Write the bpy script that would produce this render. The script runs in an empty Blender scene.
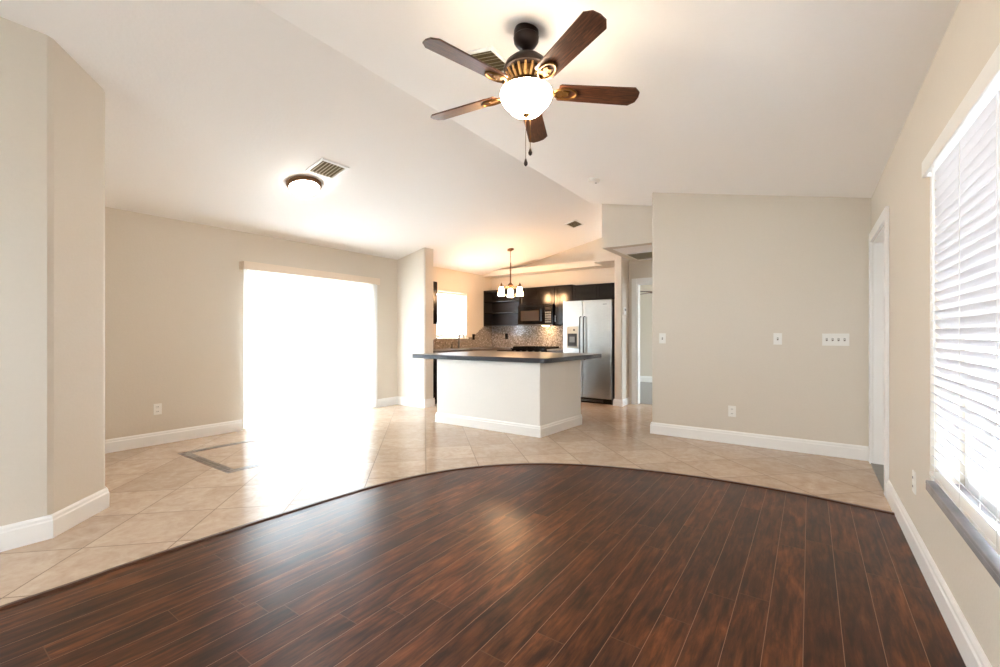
import bpy, bmesh, math, random
from mathutils import Vector, Matrix
random.seed(7)
PI = math.pi
S = bpy.context.scene
C = S.collection

# ------------------------------------------------------------------ camera
HC = 1.18
cd = bpy.data.cameras.new('camera'); cam = bpy.data.objects.new('camera', cd); C.objects.link(cam)
cd.sensor_width = 36; cd.lens = 0.439 * 36; cd.shift_y = 0.0015; cd.clip_start = 0.02
cam.location = (0, 0, HC); cam.rotation_euler = (PI / 2, 0, 0.6144)
S.camera = cam

# ------------------------------------------------------------------ world, exposure
w = bpy.data.worlds.new('sky'); S.world = w; w.use_nodes = True
bg = w.node_tree.nodes['Background']; bg.inputs[0].default_value = (0.79, 0.893, 1.0, 1); bg.inputs[1].default_value = 11.0
S.view_settings.view_transform = 'Standard'; S.view_settings.look = 'None'
S.view_settings.exposure = 2.05; S.view_settings.gamma = 1.0; S.view_settings.use_curve_mapping = False
S.cycles.use_denoising = True; S.cycles.denoising_input_passes = 'RGB_ALBEDO_NORMAL'; S.cycles.denoising_prefilter = 'ACCURATE'; S.cycles.max_bounces = 14; S.cycles.diffuse_bounces = 8
S.cycles.transparent_max_bounces = 16; S.cycles.sample_clamp_indirect = 12
S.cycles.caustics_reflective = False; S.cycles.caustics_refractive = False

def portal(name, loc, rot, sx, sy):          # guides daylight sampling through an opening; gives off nothing itself
    l = bpy.data.lights.new(name, 'AREA'); l.shape = 'RECTANGLE'; l.size = sx; l.size_y = sy; l.cycles.is_portal = True
    o = bpy.data.objects.new(name, l); C.objects.link(o); o.location = loc; o.rotation_euler = rot
XL, XR, YP, YS, YB, YF = -5.75, 0.47, 5.36, 5.11, 7.83, -2.6
ZE, SL = 2.462, 0.213
XG = (XL + XR) / 2; ZG = ZE + SL * (XR - XG); YH = 6.07
portal('daylight_portal', (XL - 0.25, 3.62, 1.0), (0, -PI / 2, 0), 2.0, 1.9)
portal('daylight_portal', (XL - 0.25, 6.56, 1.55), (0, -PI / 2, 0), 0.85, 0.88)
portal('daylight_portal', (XR + 0.25, 1.96, 1.25), (0, PI / 2, 0), 1.5, 1.86)
portal('daylight_portal', (-1.6, YF - 0.25, 1.5), (PI / 2, 0, 0), 1.4, 1.2)
portal('daylight_portal', (XR + 0.25, 10.32, 1.25), (0, PI / 2, 0), 1.9, 1.25)

# ------------------------------------------------------------------ materials
def lin(c):
    return tuple((x / 255 / 12.92) if x / 255 <= .04045 else ((x / 255 + .055) / 1.055) ** 2.4 for x in c) + (1,)
MATS = {}
def mat(name, col, rough=.5, metal=0, bump=0, bscale=40, var=0, coat=0, spec=None, emit=None, estr=0):
    """principled surface with a little procedural variation (var) and bump"""
    m = bpy.data.materials.new(name); m.use_nodes = True; nt = m.node_tree; b = nt.nodes['Principled BSDF']
    c = lin(col); b.inputs['Base Color'].default_value = c
    b.inputs['Roughness'].default_value = rough; b.inputs['Metallic'].default_value = metal
    b.inputs['Coat Weight'].default_value = coat
    if spec is not None: b.inputs['Specular IOR Level'].default_value = spec
    if emit: b.inputs['Emission Color'].default_value = emit + (1,); b.inputs['Emission Strength'].default_value = estr
    tc = nt.nodes.new('ShaderNodeTexCoord'); n = nt.nodes.new('ShaderNodeTexNoise')
    n.inputs['Scale'].default_value = bscale; n.inputs['Detail'].default_value = 4
    nt.links.new(tc.outputs['Object'], n.inputs['Vector'])
    if var:
        mx = nt.nodes.new('ShaderNodeMix'); mx.data_type = 'RGBA'
        mx.inputs['A'].default_value = tuple(x * (1 - var) for x in c[:3]) + (1,); mx.inputs['B'].default_value = tuple(min(1, x * (1 + var)) for x in c[:3]) + (1,)
        nt.links.new(n.outputs['Fac'], mx.inputs['Factor']); nt.links.new(mx.outputs['Result'], b.inputs['Base Color'])
    if bump:
        bp = nt.nodes.new('ShaderNodeBump'); bp.inputs['Strength'].default_value = bump; bp.inputs['Distance'].default_value = .01
        nt.links.new(n.outputs['Fac'], bp.inputs['Height']); nt.links.new(bp.outputs['Normal'], b.inputs['Normal'])
    MATS[name] = m; return m
M_WALL = mat('greige_wall_paint', (218, 210, 197), .6, bump=.08, bscale=55, var=.02)
M_CEIL = mat('white_ceiling_paint', (246, 244, 241), .8, bump=.12, bscale=45, var=.01)
M_TRIM = mat('white_trim_gloss', (240, 240, 238), .3, bump=.02)
M_WHITE = mat('white_plastic', (238, 237, 232), .35, bump=.01)
M_SLOT = mat('dark_slot', (40, 38, 36), .6, var=.1)
M_BLACKCAB = mat('black_cabinet_lacquer', (15, 10, 9), .16, bump=.02, bscale=20, var=.25, spec=.35)
M_CABIN = mat('dark_cabinet_interior', (20, 13, 11), .3, var=.2, spec=.4)
M_BLACKAPP = mat('black_appliance', (9, 8, 8), .14, var=.1, spec=.4)
M_BLACKGLASS = mat('dark_glass', (58, 52, 48), .12, var=.1, coat=.5)
M_BRONZE = mat('oil_rubbed_bronze', (40, 28, 24), .38, metal=.6, var=.15)
M_GOLD = mat('antique_brass', (120, 88, 50), .35, metal=.85, var=.25, bscale=60)
M_BAND = mat('light_brass_ribs', (190, 150, 96), .35, metal=.5, var=.15)
M_CHROME = mat('brushed_nickel', (140, 138, 134), .28, metal=1, var=.08)
M_CHBRONZE = mat('chandelier_bronze', (112, 82, 58), .4, metal=.7, var=.2)
M_GREYMET = mat('grey_metal', (120, 118, 114), .4, metal=.7, var=.1)
M_DKMET = mat('dark_handle_metal', (84, 82, 80), .35, metal=.7, var=.1)
M_MARBLE = mat('grey_marble', (150, 150, 154), .25, var=.35, bscale=9)
M_CARPET = mat('grey_carpet', (150, 146, 142), .95, bump=.5, bscale=300, var=.15)
M_VENT = mat('vent_beige_metal', (196, 186, 160), .5, var=.05)
M_GRILLE = mat('grey_grille', (150, 148, 144), .6, var=.05)
M_VENTD = mat('vent_dark_inside', (112, 100, 74), .8, var=.3)
M_OUTW = mat('white_stucco', (215, 212, 212), .8, bump=.3, bscale=60, var=.05)
M_PAVE = mat('pale_patio_concrete', (190, 186, 180), .8, bump=.2, bscale=30, var=.1)
M_OUTGLASS = mat('blue_grey_window_glass', (160, 170, 200), .15, var=.15)
M_THRESH = mat('grey_stone_threshold', (120, 116, 108), .35, var=.15, bscale=20)

def emis(name, col, st, mixw=.0):
    m = bpy.data.materials.new(name); m.use_nodes = True; b = m.node_tree.nodes['Principled BSDF']
    b.inputs['Base Color'].default_value = (.9, .88, .84, 1); b.inputs['Roughness'].default_value = .3
    nt = m.node_tree; lw = nt.nodes.new('ShaderNodeTexNoise'); lw.inputs['Scale'].default_value = 6
    mr = nt.nodes.new('ShaderNodeMapRange'); mr.inputs['To Min'].default_value = st * .93; mr.inputs['To Max'].default_value = st * 1.07
    nt.links.new(lw.outputs['Fac'], mr.inputs['Value']); nt.links.new(mr.outputs['Result'], b.inputs['Emission Strength'])
    b.inputs['Emission Color'].default_value = col + (1,); return m
M_BOWL = emis('frosted_glass_lit', (1, .80, .58), 18)
M_FLUSH = emis('frosted_dome_lit', (1, .94, .86), 7)
M_SHADE = emis('frosted_shade_lit', (1, .58, .29), 27)
M_UNDER = emis('hood_lamp_lit', (1, .68, .38), 30)

def glass(name, tint=(1, 1, 1)):
    m = bpy.data.materials.new(name); m.use_nodes = True; nt = m.node_tree; nt.nodes.clear()
    o = nt.nodes.new('ShaderNodeOutputMaterial'); mx = nt.nodes.new('ShaderNodeMixShader'); t = nt.nodes.new('ShaderNodeBsdfTransparent'); g = nt.nodes.new('ShaderNodeBsdfGlossy')
    g.inputs['Roughness'].default_value = .02; t.inputs['Color'].default_value = tint + (1,)
    mx.inputs[0].default_value = .06; nt.links.new(t.outputs[0], mx.inputs[1]); nt.links.new(g.outputs[0], mx.inputs[2]); nt.links.new(mx.outputs[0], o.inputs[0]); return m
M_GLASS = glass('clear_glass', (.97, .98, .98))
def translucent(name, col, f=.5):
    m = bpy.data.materials.new(name); m.use_nodes = True; nt = m.node_tree; nt.nodes.clear()
    o = nt.nodes.new('ShaderNodeOutputMaterial'); mx = nt.nodes.new('ShaderNodeMixShader'); t = nt.nodes.new('ShaderNodeBsdfTranslucent'); g = nt.nodes.new('ShaderNodeBsdfDiffuse')
    n = nt.nodes.new('ShaderNodeTexNoise'); n.inputs['Scale'].default_value = 3; cr = nt.nodes.new('ShaderNodeMix'); cr.data_type = 'RGBA'
    cr.inputs['A'].default_value = tuple(x * .97 for x in col) + (1,); cr.inputs['B'].default_value = col + (1,)
    nt.links.new(n.outputs['Fac'], cr.inputs['Factor']); nt.links.new(cr.outputs['Result'], t.inputs[0]); nt.links.new(cr.outputs['Result'], g.inputs[0])
    mx.inputs[0].default_value = f; nt.links.new(g.outputs[0], mx.inputs[1]); nt.links.new(t.outputs[0], mx.inputs[2]); nt.links.new(mx.outputs[0], o.inputs[0]); return m
M_VANE = translucent('vinyl_vane_white', (.82, .82, .81), .4)
M_SLAT = translucent('white_blind_slat', (.90, .90, .92), .10)

class NT:      # tiny helper for math-node graphs
    def __init__(s, m): s.m = m; m.use_nodes = True; s.nt = m.node_tree; s.b = s.nt.nodes['Principled BSDF']
    def n(s, t, **kw):
        x = s.nt.nodes.new(t)
        for k, v in kw.items(): setattr(x, k, v)
        return x
    def l(s, a, b): s.nt.links.new(a, b)
    def math(s, op, a, b=None):
        x = s.n('ShaderNodeMath', operation=op)
        for i, v in enumerate((a, b)):
            if v is None: continue
            if isinstance(v, (int, float)): x.inputs[i].default_value = v
            else: s.l(v, x.inputs[i])
        return x.outputs[0]
    def comb(s, x, y, z):
        c = s.n('ShaderNodeCombineXYZ')
        for i, v in enumerate((x, y, z)):
            if isinstance(v, (int, float)): c.inputs[i].default_value = v
            else: s.l(v, c.inputs[i])
        return c.outputs[0]
    def mix(s, f, a, b, bt='MIX'):
        x = s.n('ShaderNodeMix', data_type='RGBA', blend_type=bt)
        for k, v in (('Factor', f), ('A', a), ('B', b)):
            if isinstance(v, (int, float, tuple)): x.inputs[k].default_value = v
            else: s.l(v, x.inputs[k])
        return x.outputs['Result']
    def noise(s, vec, scale, detail=4, rough=.55, dist=0):
        x = s.n('ShaderNodeTexNoise'); x.inputs['Scale'].default_value = scale; x.inputs['Detail'].default_value = detail
        x.inputs['Roughness'].default_value = rough; x.inputs['Distortion'].default_value = dist; s.l(vec, x.inputs['Vector']); return x.outputs['Fac']
    def ramp(s, f, stops):
        x = s.n('ShaderNodeValToRGB'); e = x.color_ramp.elements
        while len(e) < len(stops): e.new(.5)
        for el, (p, c) in zip(e, stops): el.position = p; el.color = c
        s.l(f, x.inputs[0]); return x.outputs[0]

def wood_floor():
    t = NT(bpy.data.materials.new('dark_wood_planks')); tc = t.n('ShaderNodeTexCoord'); sp = t.n('ShaderNodeSeparateXYZ'); t.l(tc.outputs['Object'], sp.inputs[0])
    x, y = sp.outputs[0], sp.outputs[1]
    u = t.math('DIVIDE', t.math('ADD', x, .02 + 12.3), .123); row = t.math('FLOOR', u); fu = t.math('FRACT', u)
    wn = t.n('ShaderNodeTexWhiteNoise', noise_dimensions='1D'); t.l(row, wn.inputs['W'])
    v = t.math('ADD', t.math('DIVIDE', y, 1.22), t.math('MULTIPLY', wn.outputs['Value'], 7.3)); colm = t.math('FLOOR', v); fv = t.math('FRACT', v)
    wn2 = t.n('ShaderNodeTexWhiteNoise', noise_dimensions='2D'); t.l(t.comb(row, colm, 0), wn2.inputs['Vector'])
    r = wn2.outputs['Value']
    gx = t.math('ADD', t.math('MULTIPLY', x, 1.0), t.math('MULTIPLY', r, 31)); gy = t.math('ADD', t.math('MULTIPLY', y, .11), t.math('MULTIPLY', r, 17))
    g1 = t.noise(t.comb(gx, gy, 0), 36, 6, .65, .3)
    cy = t.math('ADD', t.math('MULTIPLY', y, .30), t.math('MULTIPLY', r, 17))
    g2 = t.noise(t.comb(gx, cy, 0), 8, 4, .55, 1.6)
    f = t.math('ADD', t.math('MULTIPLY', g1, .62), t.math('MULTIPLY', g2, .38))
    f = t.math('ADD', t.math('MULTIPLY', t.math('SUBTRACT', f, .5), 1.9), .5); col = t.ramp(f, [(.1, lin((28, 12, 7))), (.36, lin((57, 28, 15))), (.52, lin((88, 48, 26))), (.68, lin((116, 67, 37))), (.9, lin((148, 94, 55)))])
    tint = t.mix(r, lin((176, 164, 160)), lin((255, 252, 248)))
    col = t.mix(1.0, col, tint, 'MULTIPLY')
    eu = t.math('MINIMUM', fu, t.math('SUBTRACT', 1.0, fu)); sx = t.math('LESS_THAN', eu, .009)
    ev = t.math('MINIMUM', fv, t.math('SUBTRACT', 1.0, fv)); sy = t.math('LESS_THAN', ev, .0015)
    col = t.mix(sx, col, lin((150, 114, 90))); col = t.mix(sy, col, lin((96, 66, 48)))  # long seams painted lighter, standing in for glints on plank bevels
    t.l(col, t.b.inputs['Base Color'])
    rg = t.n('ShaderNodeMapRange'); rg.inputs['To Min'].default_value = .277; rg.inputs['To Max'].default_value = .30; t.l(g2, rg.inputs['Value']); t.l(rg.outputs[0], t.b.inputs['Roughness'])
    bp = t.n('ShaderNodeBump'); bp.inputs['Strength'].default_value = .1; bp.inputs['Distance'].default_value = .001
    hh = t.math('SUBTRACT', t.math('MULTIPLY', g2, .3), t.math('MULTIPLY', sx, 1.0)); t.l(hh, bp.inputs['Height']); t.l(bp.outputs[0], t.b.inputs['Normal'])
    t.b.inputs['Specular IOR Level'].default_value = .28
    return t.m
def tile_floor():
    t = NT(bpy.data.materials.new('beige_ceramic_tile')); tc = t.n('ShaderNodeTexCoord'); sp = t.n('ShaderNodeSeparateXYZ'); t.l(tc.outputs['Object'], sp.inputs[0])
    x, y = sp.outputs[0], sp.outputs[1]; T = .47; q = 1 / math.sqrt(2)
    a = t.math('DIVIDE', t.math('SUBTRACT', t.math('MULTIPLY', t.math('ADD', x, y), q), .015), T)
    b = t.math('DIVIDE', t.math('SUBTRACT', t.math('MULTIPLY', t.math('SUBTRACT', y, x), q), 2.32), T)
    fa, fb = t.math('FRACT', a), t.math('FRACT', b)
    wn = t.n('ShaderNodeTexWhiteNoise', noise_dimensions='2D'); t.l(t.comb(t.math('FLOOR', a), t.math('FLOOR', b), 0), wn.inputs['Vector']); r = wn.outputs['Value']
    vec = t.comb(t.math('ADD', x, t.math('MULTIPLY', r, 23)), t.math('ADD', y, t.math('MULTIPLY', r, 41)), 0)
    n1 = t.noise(vec, 5, 6, .62, 1.5); n2 = t.noise(vec, 22, 5, .6, .6)
    f = t.math('ADD', t.math('MULTIPLY', n1, .65), t.math('MULTIPLY', n2, .35))
    col = t.ramp(f, [(.28, lin((184, 159, 139))), (.5, lin((200, 179, 159))), (.72, lin((214, 196, 178)))])
    tint = t.mix(r, lin((238, 236, 234)), lin((255, 254, 252))); col = t.mix(1.0, col, tint, 'MULTIPLY')
    ea = t.math('MINIMUM', fa, t.math('SUBTRACT', 1.0, fa)); eb = t.math('MINIMUM', fb, t.math('SUBTRACT', 1.0, fb)); e = t.math('LESS_THAN', t.math('MINIMUM', ea, eb), .0075)
    col = t.mix(e, col, lin((136, 116, 100))); t.l(col, t.b.inputs['Base Color'])
    t.b.inputs['Specular IOR Level'].default_value = .13; rr = t.math('ADD', .1, t.math('ADD', t.math('MULTIPLY', n2, .08), t.math('MULTIPLY', e, .5))); t.l(rr, t.b.inputs['Roughness'])
    bp = t.n('ShaderNodeBump'); bp.inputs['Strength'].default_value = .2; bp.inputs['Distance'].default_value = .002
    t.l(t.math('SUBTRACT', t.math('MULTIPLY', n1, .4), e), bp.inputs['Height']); t.l(bp.outputs[0], t.b.inputs['Normal'])
    return t.m
def mosaic(name, c1, c2, c3, scale, rough=.2):
    t = NT(bpy.data.materials.new(name)); tc = t.n('ShaderNodeTexCoord')
    v = t.n('ShaderNodeTexVoronoi'); v.inputs['Scale'].default_value = scale; v.inputs['Randomness'].default_value = .25; t.l(tc.outputs['Object'], v.inputs['Vector'])
    v2 = t.n('ShaderNodeTexVoronoi', feature='DISTANCE_TO_EDGE'); v2.inputs['Scale'].default_value = scale; v2.inputs['Randomness'].default_value = .25; t.l(tc.outputs['Object'], v2.inputs['Vector'])
    s = t.n('ShaderNodeSeparateColor'); t.l(v.outputs['Color'], s.inputs[0])
    col = t.ramp(s.outputs[0], [(.0, lin(c1)), (.5, lin(c2)), (1, lin(c3))])
    e = t.math('LESS_THAN', v2.outputs['Distance'], .07); col = t.mix(e, col, lin((150, 140, 128)))
    t.l(col, t.b.inputs['Base Color']); t.b.inputs['Roughness'].default_value = rough; return t.m
def granite():
    t = NT(bpy.data.materials.new('speckled_granite')); tc = t.n('ShaderNodeTexCoord')
    n = t.noise(tc.outputs['Object'], 160, 3, .7); n2 = t.noise(tc.outputs['Object'], 6, 4, .6)
    f = t.math('ADD', t.math('MULTIPLY', n, .8), t.math('MULTIPLY', n2, .2))
    col = t.ramp(f, [(.38, lin((44, 42, 44))), (.5, lin((96, 88, 82))), (.62, lin((150, 136, 124)))])
    t.l(col, t.b.inputs['Base Color']); t.b.inputs['Roughness'].default_value = .3; t.b.inputs['Specular IOR Level'].default_value = .8; return t.m
def blade_wood():
    t = NT(bpy.data.materials.new('walnut_fan_blade')); tc = t.n('ShaderNodeTexCoord'); mp = t.n('ShaderNodeMapping'); mp.inputs['Scale'].default_value = (1.2, 14, 14); t.l(tc.outputs['Object'], mp.inputs[0])
    n = t.noise(mp.outputs[0], 9, 6, .6, .8)
    t.l(t.ramp(n, [(.3, lin((38, 20, 13))), (.5, lin((78, 44, 27))), (.68, lin((112, 68, 42)))]), t.b.inputs['Base Color']); t.b.inputs['Roughness'].default_value = .32; return t.m
def steel():
    t = NT(bpy.data.materials.new('brushed_stainless_steel')); tc = t.n('ShaderNodeTexCoord'); mp = t.n('ShaderNodeMapping'); mp.inputs['Scale'].default_value = (3, 3, 260); t.l(tc.outputs['Object'], mp.inputs[0])
    n = t.noise(mp.outputs[0], 3, 4, .6)
    t.l(t.ramp(n, [(.3, lin((178, 180, 177))), (.7, lin((202, 204, 200)))]), t.b.inputs['Base Color']); t.b.inputs['Metallic'].default_value = .9; t.b.inputs['Roughness'].default_value = .33; return t.m
M_WOOD, M_TILE, M_GRAN, M_BLADE, M_STEEL = wood_floor(), tile_floor(), granite(), blade_wood(), steel()
M_CEDGE = mat('dark_slate_edge', (50, 54, 62), .35, bump=.3, bscale=140, var=.35)
M_MOSA = mosaic('small_mosaic_tile', (98, 84, 76), (162, 152, 146), (228, 223, 218), 52, .14)
M_INLAY = mosaic('dark_mosaic_border', (78, 66, 58), (104, 92, 82), (136, 122, 110), 30, .3)
M_EDGE = mat('dark_wood_transition', (74, 44, 30), .35, var=.3, bscale=25)

# ------------------------------------------------------------------ mesh building
class MB:
    def __init__(s): s.bm = bmesh.new()
    def box(s, x0, x1, y0, y1, z0, z1, bev=0):
        r = bmesh.ops.create_cube(s.bm, size=1); vs = r['verts']
        for v in vs: v.co = Vector(((x0 + x1) / 2 + v.co.x * (x1 - x0), (y0 + y1) / 2 + v.co.y * (y1 - y0), (z0 + z1) / 2 + v.co.z * (z1 - z0)))
        if bev:
            es = list({e for v in vs for e in v.link_edges}); bmesh.ops.bevel(s.bm, geom=es, offset=bev, segments=2, affect='EDGES', profile=.6)
        return s
    def prism(s, pts, z0, z1):            # extruded floor outline; z1 may be a function of (x, y)
        f1 = z1 if callable(z1) else (lambda x, y: z1); f0 = z0 if callable(z0) else (lambda x, y: z0)
        a = [s.bm.verts.new((x, y, f0(x, y))) for x, y in pts]; b = [s.bm.verts.new((x, y, f1(x, y))) for x, y in pts]; n = len(pts)
        s.bm.faces.new(a[::-1]); s.bm.faces.new(b)
        for i in range(n): s.bm.faces.new((a[i], a[(i + 1) % n], b[(i + 1) % n], b[i]))
        return s
    def lattice(s, A, B, solid, c0, c1, axis):
        """one watertight shell from grid cells: A, B break-points, solid(i, j); extruded c0..c1 along axis ('x': A=y B=z, 'y': A=x B=z, 'z': A=x B=y)"""
        V = {}
        def v(i, j, k):
            if (i, j, k) not in V:
                a, b_, c = A[i], B[j], (c0, c1)[k]
                V[i, j, k] = s.bm.verts.new({'x': (c, a, b_), 'y': (a, c, b_), 'z': (a, b_, c)}[axis])
            return V[i, j, k]
        n, m = len(A) - 1, len(B) - 1
        ok = lambda i, j: 0 <= i < n and 0 <= j < m and solid(i, j)
        for i in range(n):
            for j in range(m):
                if not ok(i, j): continue
                for k in (0, 1): s.bm.faces.new((v(i, j, k), v(i + 1, j, k), v(i + 1, j + 1, k), v(i, j + 1, k)))
                for di, dj, p, q in ((-1, 0, (i, j), (i, j + 1)), (1, 0, (i + 1, j), (i + 1, j + 1)), (0, -1, (i, j), (i + 1, j)), (0, 1, (i, j + 1), (i + 1, j + 1))):
                    if not ok(i + di, j + dj): s.bm.faces.new((v(*p, 0), v(*q, 0), v(*q, 1), v(*p, 1)))
        return s
    def lathe(s, prof, seg=32, c=(0, 0, 0), cap=True):   # prof: (radius, z) from top to bottom
        rings = []
        for r, z in prof:
            rings.append([s.bm.verts.new((c[0] + max(r, 1e-4) * math.cos(2 * PI * i / seg), c[1] + max(r, 1e-4) * math.sin(2 * PI * i / seg), c[2] + z)) for i in range(seg)])
        for a, b in zip(rings, rings[1:]):
            for i in range(seg): s.bm.faces.new((a[i], b[i], b[(i + 1) % seg], a[(i + 1) % seg]))
        if cap: s.bm.faces.new(rings[0]); s.bm.faces.new(rings[-1][::-1])
        return s
    def tube(s, pts, r, seg=10, taper=None):
        pts = [Vector(p) for p in pts]; rings = []; up = None
        for i, p in enumerate(pts):
            d = (pts[min(i + 1, len(pts) - 1)] - pts[max(i - 1, 0)]).normalized()
            if up is None: up = Vector((0, 0, 1)) if abs(d.z) < .9 else Vector((1, 0, 0))
            u = d.cross(up).normalized(); v = u.cross(d).normalized(); up = v
            rr = r if taper is None else r * taper[i]
            rings.append([s.bm.verts.new(p + u * rr * math.cos(2 * PI * k / seg) + v * rr * math.sin(2 * PI * k / seg)) for k in range(seg)])
        for a, b in zip(rings, rings[1:]):
            for k in range(seg): s.bm.faces.new((a[k], a[(k + 1) % seg], b[(k + 1) % seg], b[k]))
        s.bm.faces.new(rings[0][::-1]); s.bm.faces.new(rings[-1]); return s
    def xf(s, m): bmesh.ops.transform(s.bm, matrix=m, verts=s.bm.verts); return s
    def build(s, name, m, parent=None, smooth=False, loc=None, bevel=0):
        bmesh.ops.recalc_face_normals(s.bm, faces=s.bm.faces)
        me = bpy.data.meshes.new(name); s.bm.to_mesh(me); s.bm.free(); me.materials.append(m)
        if smooth:
            for p in me.polygons: p.use_smooth = True
            try: me.set_sharp_from_angle(angle=math.radians(40))
            except Exception: pass
        o = bpy.data.objects.new(name, me); C.objects.link(o)
        if parent: o.parent = parent
        if loc: o.location = loc
        if bevel:
            b = o.modifiers.new('bevel', 'BEVEL'); b.width = bevel; b.segments = 2; b.limit_method = 'ANGLE'
        return o
def thing(name, label, cat, loc, rz=0, group=None):
    o = bpy.data.objects.new(name, None); C.objects.link(o); o.location = loc; o.rotation_euler = (0, 0, rz); o.empty_display_size = .1
    o['label'] = label; o['category'] = cat
    if group: o['group'] = group
    return o
def struct(o): o['kind'] = 'structure'; return o
def sempty(name, loc=(0, 0, 0)):
    o = bpy.data.objects.new(name, None); C.objects.link(o); o.location = loc; o['kind'] = 'structure'; return o
def copy_tree(o, parent=None):
    c = o.copy(); C.objects.link(c); c.parent = parent
    for ch in list(o.children): copy_tree(ch, c)
    return c

# ------------------------------------------------------------------ shell: floor
struct(MB().box(-6.2, .9, YF - .3, 7.57, -.1, 0).build('floor', M_TILE))
struct(MB().box(-4.6, .9, 7.571, 11.3, -.1, .004).build('floor', M_CARPET))
arch = [(-2.83, YF), (-2.83, .3), (-2.84, .7), (-2.83, 1.3), (-2.80, 1.78), (-2.76, 2.16), (-2.68, 2.5), (-2.56, 2.82), (-2.37, 3.11), (-2.12, 3.37), (-1.83, 3.57), (-1.52, 3.71), (-1.2, 3.81), (-.85, 3.88), (-.55, 3.91), (-.2, 3.915), (.15, 3.88), (XR, 3.83)]
def cat(P, n=6):
    out = []
    for i in range(len(P) - 1):
        p0, p1, p2, p3 = [Vector(P[max(0, min(len(P) - 1, j))]) for j in (i - 1, i, i + 1, i + 2)]
        if i == 0: out.append(tuple(p1)); continue
        for k in range(n):
            t = k / n; v = .5 * ((2 * p1) + (p2 - p0) * t + (2 * p0 - 5 * p1 + 4 * p2 - p3) * t * t + (3 * p1 - p0 - 3 * p2 + p3) * t ** 3); out.append(tuple(v))
    out.append(P[-1]); return out
A = cat(arch)
struct(MB().prism([(XR, YF)] + A[::-1], 0.0, .008).build('floor', M_WOOD))
def strip(P, wd, z0, z1):
    b = MB(); L = []
    for i, p in enumerate(P):
        a = Vector(P[max(0, i - 1)]); c = Vector(P[min(len(P) - 1, i + 1)]); d = (c - a).normalized(); n = Vector((-d.y, d.x)); L.append((Vector(p), n))
    prof = [(-wd / 2, z0), (-wd / 2, z1 * .6), (-wd * .25, z1), (wd * .25, z1), (wd / 2, z1 * .6), (wd / 2, z0)]
    rings = [[b.bm.verts.new((p.x + n.x * q, p.y + n.y * q, z)) for q, z in prof] for p, n in L]
    for r0, r1 in zip(rings, rings[1:]):
        for k in range(5): b.bm.faces.new((r0[k], r0[k + 1], r1[k + 1], r1[k]))
    return b
struct(strip(A, .04, 0, .017).build('trim_1', M_EDGE))
# dark mosaic border let into the tile
ix0, ix1, iy0, iy1, iw = -5.14, -4.05, 1.72, 2.84, .085
struct(MB().box(ix0, ix1, iy0, iy0 + iw, 0, .0015).box(ix0, ix1, iy1 - iw, iy1, 0, .0015).box(ix0, ix0 + iw, iy0 + iw, iy1 - iw, 0, .0015).box(ix1 - iw, ix1, iy0 + iw, iy1 - iw, 0, .0015).build('trim_2', M_INLAY))

# ------------------------------------------------------------------ shell: walls and ceiling
def zl(x, y=0): return ZE + SL * (x - XL)
def zr(x, y=0): return ZE + SL * (XR - x)
def zboth(x, y=0): return min(zl(x), zr(x))
def wall_grid(name, c0, c1, a0, a1, zt, holes, axis):    # straight wall with openings (a0, a1, z0, z1)
    A = sorted({a0, a1} | {h[0] for h in holes} | {h[1] for h in holes}); B = sorted({0, zt} | {h[2] for h in holes} | {h[3] for h in holes})
    def solid(i, j):
        a, z = (A[i] + A[i + 1]) / 2, (B[j] + B[j + 1]) / 2
        return not any(h[0] < a < h[1] and h[2] < z < h[3] for h in holes)
    return struct(MB().lattice(A, B, solid, c0, c1, axis).build(name, M_WALL))
def wall_x(name, x0, x1, y0, y1, zt, holes): return wall_grid(name, x0, x1, y0, y1, zt, holes, 'x')
def wall_y(name, y0, y1, x0, x1, zt, holes): return wall_grid(name, y0, y1, x0, x1, zt, holes, 'y')
WR = (1.01, 2.895, .47, 2.02); DR = (4.30, 5.235, 0, 2.03); WL = (2.65, 4.56, 0, 2.02); WK = (6.08, 6.97, 1.12, 2.03)
wall_x('wall_right', XR, XR + .2, YF - .2, 11.3, 2.5, [WR, DR, (9.7, 10.95, .3, 2.2)])
wall_x('wall_left', XL - .2, XL, .9, YB + .15, 2.5, [WL, WK])
wall_y('wall_front', YF - .2, YF, -3.6, XR, 3.2, [(-2.3, -.9, .9, 2.1)])
wall_y('wall_kitchen', YB, YB + .15, -6.0, -2.54, 3.4, [])
struct(MB().prism([(-5.98, YF - .2), (-3.61, YF - .2), (-3.61, .565), (-3.625, .595), (-3.925, .885), (-3.955, .90), (-5.98, .90)], 0, lambda x, y: zl(x) + .03).build('wall_entry', M_WALL))
struct(MB().prism([(XL, YS), (-5.12, YS), (-5.10, YS + .02), (-5.10, 5.31), (-5.12, 5.33), (XL, 5.33)], 0, lambda x, y: zl(x) + .02).build('wall_stub', M_WALL))
struct(MB().prism([(-1.533, YP), (XR, YP), (XR, YP + .15), (-1.533, YP + .15), (-1.548, YP + .135), (-1.548, YP + .015)], 0, lambda x, y: zr(x) + .02).build('wall_center', M_WALL))
struct(MB().prism([(-2.47, YH), (-.9, YH), (-.9, YH + .15), (-2.37, YH + .15), (-2.37, YB), (-2.47, YB)], 2.44, lambda x, y: 3.25).build('wall_header', M_WALL))
struct(MB().prism([(-.9, YH), (XR, YH), (XR, YH + .1), (-.9, YH + .1)], 0, 2.9).build('wall_hidden', M_WALL))
struct(MB().prism([(-2.655, 7.10), (-2.555, 7.10), (-2.54, 7.115), (-2.54, YB), (-2.67, YB), (-2.67, 7.115)], 0, 2.5).build('wall_pillar', M_WALL))
wall_y('wall_hallway', 7.45, 7.57, -2.54, XR, 2.5, [(-2.40, -1.58, 0, 2.05)])
wall_y('wall_bedroom', 11.1, 11.3, -4.6, XR, 2.6, [])
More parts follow.
